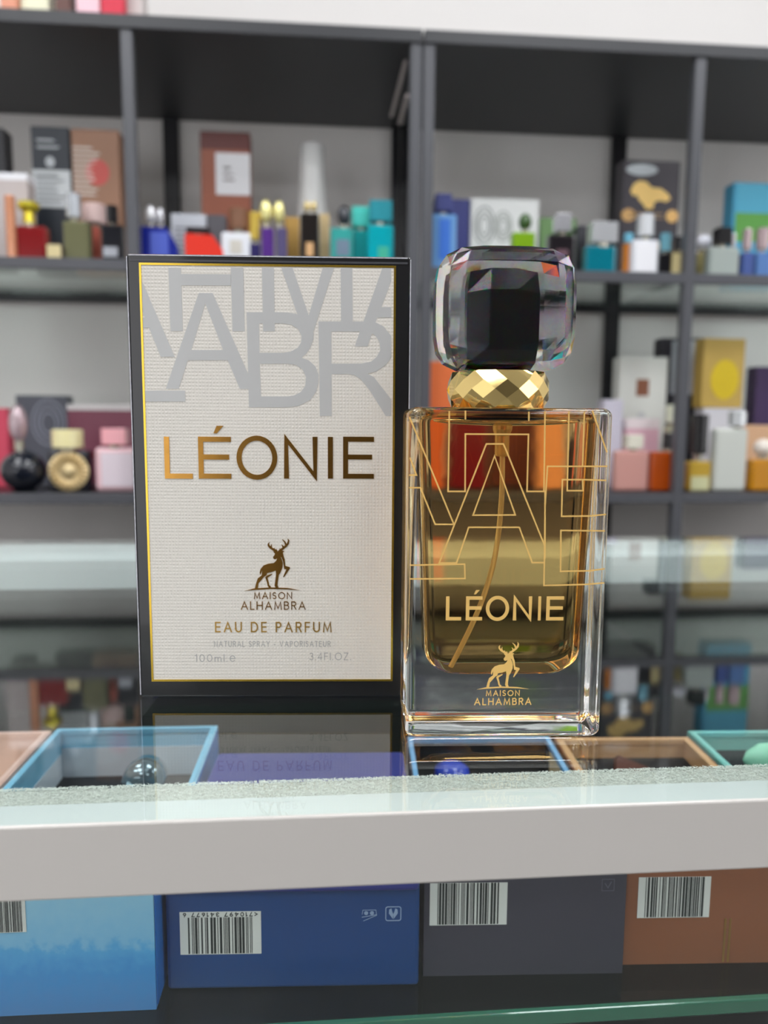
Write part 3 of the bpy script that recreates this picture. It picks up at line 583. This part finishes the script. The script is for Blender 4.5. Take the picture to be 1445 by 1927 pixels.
# ------------------------------------------------------------------ goods on the shelves
GRP = {'m': 'perfumes on the upper glass shelf', 'l': 'perfumes on the lower shelf', 't': 'perfumes on top of the shelving'}
ZS = {'m': ZM, 'l': ZL, 't': ZT}
def span(s, x0, x1, yt, dy, th):
    Y = D+dy; zb_ = ZS[s]; ym = yt+30
    a = onY(x0, ym, Y); b_ = onY(x1, ym, Y); top = onY((x0+x1)/2, yt, Y).z
    return a.x, b_.x, top-zb_, Y, zb_
def cbox(s, x0, x1, yt, dy, col, label, th=.035, decals=(), rough=.4, base=None, top=None):
    """carton; decals: (x0,x1,y0,y1,colour,kind) in fractions of the front"""
    a, b_, h_, Y, zb_ = span(s, x0, x1, yt, dy, th); w_ = b_-a
    if base is not None: nb = onY((x0+x1)/2, base, Y).z; h_ -= nb-zb_; zb_ = nb
    t = tag(empty('perfume_carton', ((a+b_)/2, Y+th/2, zb_)), label, 'perfume carton', GRP[s])
    ct_ = G().box(-w_/2, w_/2, -th/2, th/2, .0002, h_, .001, 1).end('carton', mat(col, rough, noise=.04, ns=30), t)
    if top: G().box(-w_/2-.0004, w_/2+.0004, -th/2-.0004, th/2+.0004, h_*(1-top[0]), h_+.0004, .001, 1).end('lid', mat(top[1], rough), t)
    fr_ = Frame(Vector(((a+b_)/2, Y, zb_)), (1, 0, 0), (0, 0, 1))
    for dd in decals:
        u0_, u1_, v0_, v1_, c_, kd = dd; u0_ = (u0_-.5)*w_; u1_ = (u1_-.5)*w_; v0_ *= h_; v1_ *= h_; cxx, cyy = (u0_+u1_)/2, (v0_+v1_)/2; rx, ry = (u1_-u0_)/2, (v1_-v0_)/2
        if kd == 'rect': pl = [[(u0_, v0_), (u1_, v0_), (u1_, v1_), (u0_, v1_)]]; nm = 'label'
        elif kd == 'disc': pl = [[(cxx+rx*math.cos(R(q_)), cyy+ry*math.sin(R(q_))) for q_ in range(0, 360, 15)]]; nm = 'emblem'
        elif kd == 'lines':
            pl = []; nm = 'lettering'; rn = random.Random(int(x0))
            n_ = max(2, int((v1_-v0_)/.008))
            for i in range(n_):
                y_ = v1_-(i+.5)*(v1_-v0_)/n_; pl.append([(u0_, y_-.0017), (u0_+(u1_-u0_)*rn.uniform(.55, 1), y_-.0017), (u0_+(u1_-u0_)*rn.uniform(.55, 1), y_+.0017), (u0_, y_+.0017)])
        elif kd == 'horse': nm = 'emblem'; pl = [[(cxx+p_[0]*rx, cyy+p_[1]*ry) for p_ in [(-1, .25), (-.85, .75), (-.6, 1), (-.25, .95), (.05, .55), (.5, .5), (.85, .15), (1, -.2), (.8, -.45), (.45, -.35), (.2, -.5), (.15, -.95), (-.2, -1), (-.3, -.75), (-.6, -.3), (-.65, 0), (-.85, -.1)]]]
        elif kd == 'swirl': nm = 'emblem'; pl = [p_ for k4 in (1, .72, .45) for p_ in stroke([(cxx+k4*rx*math.cos(R(q_)), cyy+k4*ry*math.sin(R(q_))) for q_ in range(0, 360, 20)], .003, closed=True)]
        o_ = polys(fr_, nm, pl, mat(c_, .45), ct_, t=.0004, d0=.0002)
    return t
def bott(s, x0, x1, yb, dy, col, label, cap=None, th=.022, shape='rect', rough=.12, extra=None, metal=0, tr=.25, lab=None):
    """bottle: body x0..x1 with shoulder at image row yb; cap=(x0,x1,ytop,colour,kind)"""
    a, b_, h_, Y, zb_ = span(s, x0, x1, yb, dy, th); w_ = b_-a; th = min(th, max(w_, .012)*1.1)
    t = tag(empty('perfume_bottle', ((a+b_)/2, Y+th/2, zb_)), label, 'perfume bottle', GRP[s])
    m_ = mat(col, rough, metal, coat=.5, trans=tr)
    if shape == 'rect': G().box(-w_/2, w_/2, -th/2, th/2, .0002, h_, min(w_, h_)*.1, 3).end('bottle_body', m_, t, smooth=False, reg=1)
    elif shape == 'slope': G().add([(x_*w_, y_*th, z_*h_) for y_ in (-.5, .5) for x_, z_ in ((-.5, .001), (.5, .001), (.5, .45), (.22, .97), (-.46, 1), (-.5, .95))], [(0, 1, 2, 3, 4, 5), (11, 10, 9, 8, 7, 6)]+[(i_, (i_+1) % 6, (i_+1) % 6+6, i_+6) for i_ in range(6)]).end('bottle_body', m_, t, reg=1)
    elif shape == 'round': G().lathe([(w_*.42, .0002), (w_*.5, h_*.06), (w_*.5, h_*.75), (w_*.42, h_*.92), (w_*.2, h_)], n=28, sy=th/w_ if th < w_ else 1).end('bottle_body', m_, t, smooth=True, reg=1)
    elif shape == 'orb': G().lathe([(w_*.22, .0002)]+[(w_*.5*math.cos(R(q_)), h_*.5+h_*.48*math.sin(R(q_))) for q_ in range(-60, 75, 15)]+[(w_*.1, h_)], n=32).end('bottle_body', m_, t, smooth=True, reg=1)
    elif shape == 'taper': G().lathe([(w_*.5, .0002), (w_*.47, h_*.35), (w_*.36, h_*.8), (w_*.33, h_)], n=28).end('bottle_body', m_, t, smooth=True, reg=1)
    elif shape == 'ribbed':
        pr = [(w_*.5*(1 if i % 2 else .86), .0002+h_*i/22) for i in range(23)]; G().lathe(pr, n=20).end('bottle_body', m_, t, reg=1)
    elif shape == 'disc':
        G().box(-w_*.48, w_*.48, -th/2+.004, th/2, .0002, h_, .004, 2).end('bottle_body', mat((26, 26, 34), .2), t, reg=1)
        Mm = Matrix.Translation((0, -th/2+.003, h_*.5)) @ Matrix.Rotation(R(90), 4, 'X'); rr = w_*.47; n_ = 48
        pr = []
        g_ = G(); vs_ = []
        for i_ in range(n_):
            q_ = 2*math.pi*i_/n_; zz = .006 if i_ % 2 else .0005
            vs_ += [(rr*.42*math.cos(q_), rr*.42*math.sin(q_), .001), (rr*.75*math.cos(q_), rr*.75*math.sin(q_), zz+.002), (rr*math.cos(q_), rr*math.sin(q_), zz*.4), (rr*math.cos(q_), rr*math.sin(q_), -.002)]
        g_.add(vs_, [(4*i_+k4, 4*((i_+1) % n_)+k4, 4*((i_+1) % n_)+k4+1, 4*i_+k4+1) for i_ in range(n_) for k4 in range(3)], Mm).end('sunburst_plate', mat((226, 204, 156), .35, .35), t)
        G().lathe([(rr*.42, 0), (rr*.36, .002), (rr*.26, .006), (rr*.02, .0075)], n=24, M=Mm).end('boss', mat((220, 198, 150), .35, .35), t, smooth=True)
    body_ = BODY[-1]
    if lab:
        fr_ = Frame(Vector(((a+b_)/2, Y, zb_)), (1, 0, 0), (0, 0, 1)); off = .0012 if shape in ('rect', 'disc') else .0012
        polys(fr_, 'label', [[((lab[0]-.5)*w_, lab[2]*h_), ((lab[1]-.5)*w_, lab[2]*h_), ((lab[1]-.5)*w_, lab[3]*h_), ((lab[0]-.5)*w_, lab[3]*h_)]], mat(lab[4], .45), body_, t=off, d0=.0002)
    if cap:
        caps = cap if isinstance(cap, list) else [cap]
        for (c0, c1, yt, cc, kd) in caps:
            Yc = Y+th/2; p0 = onY(c0, yt+15, Yc).x-(a+b_)/2; p1 = onY(c1, yt+15, Yc).x-(a+b_)/2; zt_ = onY((c0+c1)/2, yt, Yc).z-zb_; r_ = (p1-p0)/2; cxx = (p0+p1)/2
            cm = {'met': mat(cc, .2, .6), 'gloss': mat(cc, .2, coat=.6), 'mat': mat(cc, .5), 'clear': mat(cc, .08, .2, coat=1, trans=.4)}[kd.split('_')[0]]
            ks = kd.split('_')[1] if '_' in kd else 'cyl'; nz = h_-.001
            G().lathe([(r_*.5, nz-.001), (r_*.5, nz+(zt_-nz)*.2)], cx=cxx, n=16).end('neck', mat((200, 196, 180), .25, .8), t, smooth=False)
            z0_ = nz+(zt_-nz)*.16
            if ks == 'box': G().box(p0, p1, -min(r_, .012), min(r_, .012), z0_, zt_, .0012, 2).end('cap', cm, t)
            elif ks == 'ball': G().lathe([(max(r_*math.sin(R(q_)), .0003), z0_+(zt_-z0_)*(.5-.5*math.cos(R(q_)))) for q_ in range(0, 181, 15)], cx=cxx, n=24).end('cap', cm, t, smooth=True)
            elif ks == 'flare': G().lathe([(r_*.55, z0_), (r_*.5, z0_+(zt_-z0_)*.5), (r_*1.0, z0_+(zt_-z0_)*.7), (r_, zt_-.002), (r_*.6, zt_)], cx=cxx, n=8).end('cap', cm, t)
            else: G().lathe([(r_*.96, z0_), (r_, z0_+.001), (r_, zt_-.0015), (r_*.9, zt_)], cx=cxx, n=24).end('cap', cm, t, smooth=False)
    return t
# --- on top of the shelving
def on_top(px0, px1, h_, col, label, dy=.02, cap=None):
    a = onY(px0, 10, D+dy).x; b_ = onY(px1, 10, D+dy).x; t = tag(empty('perfume_carton', ((a+b_)/2, D+dy+.02, ZT)), label, 'perfume carton', GRP['t'])
    G().box(-(b_-a)/2, (b_-a)/2, -.02, .02, .0002, h_, .001, 1).end('carton', mat(col, .4, noise=.04), t)
on_top(0, 32, .12, (225, 150, 120), 'orange carton at the far left on top of the shelving')
on_top(38, 92, .12, (238, 236, 205), 'pale cream carton on top of the shelving beside the orange one', .03)
on_top(104, 132, .12, (96, 55, 45), 'dark brown carton on top of the shelving right of the cream one')
on_top(143, 187, .12, (245, 200, 210), 'pale pink carton on top of the shelving between the brown and red ones')
on_top(190, 232, .12, (215, 25, 60), 'bright red carton on top of the shelving above the left post')
on_top(236, 268, .12, (205, 195, 192), 'light grey carton on top of the shelving right of the red one', .04)
# --- upper glass shelf, left of the left post
cbox('m', -30, 8, 240, .12, (40, 40, 44), 'dark carton cut by the left edge of the view on the upper shelf')
cbox('m', -40, 52, 325, .07, (190, 180, 178), 'wide pale grey carton with a white top edge, left end of the upper shelf', top=(.08, (235, 235, 240)))
bott('m', 4, 25, 366, .02, (205, 140, 105), 'slim ribbed copper coloured bottle at the left end of the upper shelf', shape='ribbed', tr=0, metal=.3, rough=.35)
cbox('m', 58, 130, 238, .15, (48, 54, 62), 'tall charcoal carton with a white printed panel on the upper shelf', decals=[(0, 1, .46, .71, (215, 220, 222), 'rect'), (.1, .9, .48, .69, (120, 125, 130), 'lines'), (.36, .6, .73, .80, (200, 205, 210), 'disc'), (.15, .78, .84, .93, (195, 200, 204), 'lines')])
cbox('m', 134, 224, 243, .15, (160, 118, 92), 'large tan carton with white writing and a red disc on the upper shelf', decals=[(.02, .6, .54, .89, (225, 215, 205), 'lines'), (.27, .78, .62, .80, (205, 90, 82), 'disc')])
bott('m', 29, 87, 424, .03, (140, 24, 28), 'square ruby red bottle with a yellow gold crown cap on the upper shelf', cap=(33, 74, 380, (215, 200, 60), 'met_flare'), tr=.15)
bott('m', 88, 117, 458, .015, (90, 80, 70), 'small squat bottle with a pale gold label beside the ruby bottle', lab=(.05, .95, .1, .9, (215, 200, 150)), tr=0)
bott('m', 118, 168, 415, .03, (120, 120, 88), 'square olive green bottle with a silver cap on the upper shelf', cap=(124, 152, 365, (205, 210, 216), 'met'), tr=.15)
bott('m', 158, 186, 424, .075, (210, 110, 95), 'salmon pink bottle with a broad blush cap behind the olive bottle', cap=(156, 200, 386, (235, 205, 200), 'mat'), tr=0)
bott('m', 190, 231, 422, .03, (26, 27, 34), 'black bottle with a black cap beside the left post', cap=(200, 222, 388, (24, 24, 28), 'gloss'), tr=0, lab=(.1, .75, .15, .4, (175, 178, 186)))
# --- upper glass shelf, behind the perfume box
bott('m', 266, 334, 426, .03, (24, 40, 150), shape='slope', label='cobalt blue bottle with two chrome balls on its cap on the upper shelf', cap=[(273, 293, 385, (235, 235, 238), 'met_ball'), (294, 309, 390, (215, 215, 220), 'met_ball')], tr=.1, lab=(.25, .75, .2, .85, (70, 90, 190)))
cbox('m', 322, 388, 402, .10, (196, 200, 208), 'pale silver carton behind the cobalt and red bottles on the upper shelf', decals=[(.1, .9, .2, .8, (120, 122, 132), 'lines')])
bott('m', 348, 420, 440, .03, (232, 62, 48), shape='slope', label='bright red flat bottle with a wide black cap on the upper shelf', cap=(352, 396, 430, (40, 30, 34), 'gloss_box'), tr=0)
cbox('m', 377, 470, 248, .16, (150, 84, 60), 'tall rust brown carton with a white label on the upper shelf', decals=[(.3, 1, .58, .86, (225, 225, 228), 'rect'), (.45, .7, .66, .78, (110, 100, 100), 'lines')], top=(.12, (96, 40, 34)))
cbox('m', 390, 425, 404, .10, (86, 84, 90), 'small grey carton in front of the rust brown carton')
bott('m', 416, 472, 436, .03, (232, 234, 240), 'white square bottle with a brown cap on the upper shelf', cap=(431, 466, 394, (128, 88, 64), 'mat'), tr=0, lab=(.3, .7, .35, .75, (205, 200, 190)))
bott('m', 470, 490, 458, .03, (50, 44, 96), 'slim navy bottle with a tall gold cap on the upper shelf', cap=(468, 489, 400, (225, 195, 90), 'met'), tr=0)
bott('m', 492, 515, 428, .03, (92, 52, 140), 'violet bottle with a domed pale gold cap, the left of the pair', cap=(488, 512, 375, (240, 232, 160), 'met_ball'), tr=.1)
bott('m', 520, 540, 428, .035, (96, 88, 128), 'grey violet bottle with a domed pale gold cap, the right of the pair', cap=(514, 536, 377, (240, 232, 160), 'met_ball'), tr=.1)
cbox('m', 536, 563, 408, .09, (190, 150, 76), 'slim gold carton beside the black and gold bottle')
bott('m', 565, 600, 400, .03, (34, 30, 28), 'tall black bottle with gold rings on the upper shelf', cap=[(571, 584, 378, (215, 195, 140), 'met_ball'), (584, 597, 378, (215, 195, 140), 'met_ball')], tr=0, lab=(.3, .7, .2, .45, (215, 170, 120)))
bott('m', 552, 622, 264, .14, (214, 214, 212), 'tall tapering silver white canister standing behind the black and gold bottle', shape='taper', tr=0, th=.06, rough=.25)
cbox('m', 601, 620, 402, .06, (216, 190, 140), 'narrow beige carton beside the tall black and gold bottle')
bott('m', 622, 664, 428, .03, (66, 176, 170), 'teal green bottle with a round black cap on the upper shelf', cap=(634, 660, 388, (46, 50, 58), 'gloss_ball'), tr=.15, lab=(.25, .85, .3, .7, (110, 130, 150)))
bott('m', 664, 694, 432, .06, (30, 170, 172), 'turquoise bottle with a pale turquoise cap on the upper shelf', cap=(662, 697, 392, (70, 205, 192), 'mat_box'), tr=0)
bott('m', 692, 741, 422, .03, (0, 168, 182), 'large turquoise bottle with a dark teal cap beside the middle post', cap=(695, 737, 380, (10, 140, 155), 'mat_box'), tr=0, lab=(.4, .8, .1, .5, (60, 180, 150)))
# --- upper glass shelf, behind the bottle
cbox('m', 818, 884, 374, .13, (52, 58, 122), 'navy blue carton at the left end of the right upper shelf')
bott('m', 812, 860, 402, .03, (110, 160, 215), 'pale blue glass bottle with a navy cap beside the middle post', cap=(818, 848, 368, (52, 60, 120), 'mat_box'), tr=.1, lab=(.3, .72, .2, .9, (50, 110, 205)))
cbox('m', 886, 1014, 374, .13, (222, 224, 222), 'wide white carton with a grey leaf pattern behind the black crystal cap', decals=[(.05, .35, .45, .9, (150, 155, 152), 'swirl'), (.35, .6, .5, .85, (165, 170, 165), 'swirl'), (.12, .5, .1, .4, (150, 155, 152), 'lines')])
bott('m', 964, 1008, 436, .03, (130, 176, 30), 'lime green bottle with a dark green ball cap above the crystal cap', cap=(976, 1000, 402, (46, 84, 20), 'gloss_ball'), tr=.15)
cbox('m', 1016, 1084, 410, .13, (104, 140, 88), 'moss green carton behind the black round bottle on the upper shelf')
bott('m', 1032, 1084, 440, .03, (30, 26, 30), 'black square bottle with a silver cap behind the crystal cap', cap=(1044, 1072, 405, (190, 190, 195), 'met_box'), tr=0, lab=(.3, .7, .4, .6, (100, 70, 80)))
cbox('m', 1086, 1104, 424, .08, (56, 56, 62), 'narrow dark grey carton between the black and teal bottles')
bott('m', 1102, 1160, 462, .03, (0, 122, 142), 'deep teal bottle with a broad silver cap on the upper shelf', cap=(1110, 1158, 420, (220, 222, 226), 'met_box'), tr=.15)
cbox('m', 1172, 1280, 302, .14, (62, 58, 64), 'large black carton with a gold horse emblem on the upper shelf', decals=[(.14, .85, .62, .84, (238, 200, 120), 'horse'), (.0, .25, .52, .62, (200, 158, 100), 'disc'), (.78, 1, .52, .62, (225, 180, 110), 'disc'), (.15, .85, .54, .6, (150, 125, 95), 'lines'), (.1, .85, .29, .37, (215, 170, 100), 'disc'), (.05, .6, .88, .97, (185, 192, 196), 'disc')])
bott('m', 1174, 1188, 458, .045, (214, 130, 40), 'narrow amber bottle with a blue cap beside the white labelled bottle', cap=(1174, 1190, 440, (110, 180, 205), 'mat'), tr=.1)
bott('m', 1190, 1240, 450, .03, (224, 226, 232), 'white labelled rectangular bottle with a chrome cap on the upper shelf', cap=(1199, 1230, 405, (225, 228, 232), 'met'), tr=0, lab=(.1, .9, .1, .9, (236, 236, 240)))
bott('m', 1240, 1262, 476, .03, (22, 22, 26), 'small black bottle with a pale blue cap beside the white labelled bottle', cap=(1242, 1262, 440, (130, 200, 220), 'clear'), tr=0)
bott('m', 1262, 1290, 472, .03, (96, 84, 54), 'small dark bottle with a gold label beside the right post', cap=(1268, 1286, 446, (30, 28, 32), 'gloss'), tr=0, lab=(.08, .92, .1, .9, (205, 190, 140)))
# --- upper glass shelf, right of the right post
bott('m', 1312, 1332, 474, .07, (150, 140, 96), 'small gold bottle with a pearl cap just right of the right post', cap=(1308, 1338, 442, (225, 226, 236), 'gloss_ball'), tr=0)
bott('m', 1334, 1392, 464, .03, (190, 200, 194), 'clear sage tinted bottle with a black cap under a chrome bar', cap=[(1346, 1372, 430, (24, 24, 26), 'gloss_box'), (1374, 1384, 440, (215, 215, 220), 'met')], tr=.3)
cbox('m', 1380, 1470, 344, .14, (70, 160, 196), 'turquoise blue carton with a green band at the right edge of the upper shelf', decals=[(.06, 1, .45, .72, (92, 160, 70), 'rect'), (.06, 1, .72, .99, (80, 170, 200), 'rect')])
bott('m', 1398, 1418, 474, .03, (74, 96, 160), 'slim dark blue bottle with rose silver cap, left of the right-edge pair', cap=(1398, 1414, 432, (200, 180, 182), 'met'), tr=.1)
bott('m', 1424, 1452, 474, .03, (90, 130, 190), 'slim paler blue bottle with rose silver cap, right of the right-edge pair', cap=(1424, 1446, 430, (200, 180, 182), 'met'), tr=.1)
# --- lower shelf, left
cbox('l', -45, 14, 768, .13, (214, 70, 96), 'crimson carton cut by the left edge of the view on the lower shelf')
bott('l', -4, 82, 846, .03, (26, 30, 40), 'round black bottle with a clear glass stopper on the lower shelf', cap=(16, 50, 762, (215, 190, 196), 'clear_ball'), shape='orb', tr=0)
cbox('l', 30, 127, 744, .16, (82, 84, 94), 'slate grey carton with a pale swirl on the lower shelf', decals=[(.3, .95, .45, .95, (140, 142, 156), 'swirl')])
cbox('l', 127, 262, 762, .16, (126, 66, 84), 'wide maroon carton with a pale lid on the lower shelf', top=(.07, (222, 216, 216)), decals=[(.02, .98, .35, .42, (120, 24, 40), 'rect')])
bott('l', 87, 168, 848, .03, (222, 195, 140), 'black bottle with a gold sunburst disc and a wide gold cap on the lower shelf', cap=(98, 156, 808, (248, 238, 180), 'gloss'), shape='disc', tr=0, th=.03)
bott('l', 178, 262, 842, .03, (240, 200, 206), 'pale pink square bottle with a pink cap beside the perfume box', cap=(194, 240, 806, (240, 160, 168), 'gloss_box'), tr=0, lab=(.15, .9, .12, .88, (232, 218, 226)), rough=.3)
# --- lower shelf, behind the bottle
cbox('l', 806, 874, 680, .05, (232, 116, 60), 'tall orange carton between the middle post and the bottle', rough=.5)
bott('l', 878, 926, 812, .04, (118, 20, 30), 'dark red bottle with a gold cap seen through the amber liquid', cap=(882, 922, 786, (240, 205, 90), 'met'), tr=0)
cbox('l', 930, 985, 780, .10, (120, 62, 40), 'brown carton seen through the amber liquid')
bott('l', 990, 1024, 800, .04, (240, 170, 120), 'peach coloured bottle seen through the amber liquid', cap=(996, 1018, 772, (240, 190, 150), 'mat'), tr=0)
bott('l', 1032, 1076, 860, .04, (52, 44, 52), 'dark bottle with a round silver cap seen through the amber liquid', cap=(1046, 1066, 838, (230, 225, 220), 'met_ball'), tr=0)
bott('l', 1080, 1100, 790, .05, (220, 120, 110), 'slim coral bottle seen through the right side of the bottle', tr=0)
cbox('l', 1136, 1172, 752, .10, (212, 208, 222), 'pale lilac carton just right of the bottle on the lower shelf')
cbox('l', 1166, 1256, 672, .17, (222, 222, 216), 'tall white carton with a small brown square on the lower shelf', decals=[(.36, .62, .70, .83, (140, 88, 64), 'rect'), (.4, .58, .5, .58, (205, 205, 205), 'disc')])
cbox('l', 1176, 1240, 788, .11, (226, 180, 194), 'pink carton with a pale lid in front of the tall white carton', top=(.15, (238, 224, 226)))
bott('l', 1158, 1222, 848, .03, (226, 170, 160), 'rose glass bottle with a pale cap right of the bottle', cap=(1176, 1206, 818, (226, 222, 205), 'mat_box'), tr=.2, rough=.15)
bott('l', 1226, 1276, 850, .03, (196, 84, 22), 'burnt orange bottle with a black cap on the lower shelf', cap=(1247, 1266, 814, (30, 28, 30), 'gloss'), tr=.15)
cbox('l', 1244, 1284, 636, .21, (54, 52, 60), 'tall black carton with a white stripe just left of the right post', decals=[(.5, .95, .62, .98, (200, 202, 210), 'rect')])
bott('l', 1256, 1282, 800, .08, (170, 168, 140), 'sage coloured bottle with a cream cap beside the right post', cap=(1254, 1284, 762, (225, 228, 205), 'mat'), tr=0)
cbox('l', 1290, 1326, 636, .18, (54, 52, 60), 'tall black carton with a white stripe just right of the right post', decals=[(.15, .65, .62, .98, (205, 206, 214), 'rect')])
# right bay of the lower shelf
t_w = cbox('l', 1322, 1398, 768, .13, (222, 220, 226), 'square white carton carrying the yellow carton on the lower shelf')
cbox('l', 1324, 1402, 637, .13, (206, 172, 88), 'gold carton with a bright yellow centre standing on the square white carton', base=767.5, decals=[(.2, .88, .12, .7, (232, 200, 32), 'disc')])
bott('l', 1296, 1338, 868, .03, (200, 165, 60), 'bottle of golden liquid with a tall black cap ringed in gold', cap=(1302, 1332, 780, (22, 22, 24), 'gloss'), tr=.1, lab=(.1, .9, .05, .5, (205, 205, 160)))
bott('l', 1346, 1408, 806, .03, (212, 216, 208), 'frosted white rectangular bottle with a silver cap on the lower shelf', cap=(1372, 1402, 774, (232, 236, 238), 'met'), tr=.1, rough=.3)
cbox('l', 1402, 1470, 800, .12, (222, 178, 140), 'peach carton at the right edge of the lower shelf')
bott('l', 1414, 1462, 864, .03, (206, 140, 24), 'amber bottle with a floral cap at the right edge of the lower shelf', cap=(1420, 1452, 826, (236, 226, 215), 'mat_ball'), tr=.1)
cbox('l', 1422, 1475, 690, .2, (70, 48, 90), 'dark purple carton behind the peach carton at the right edge')
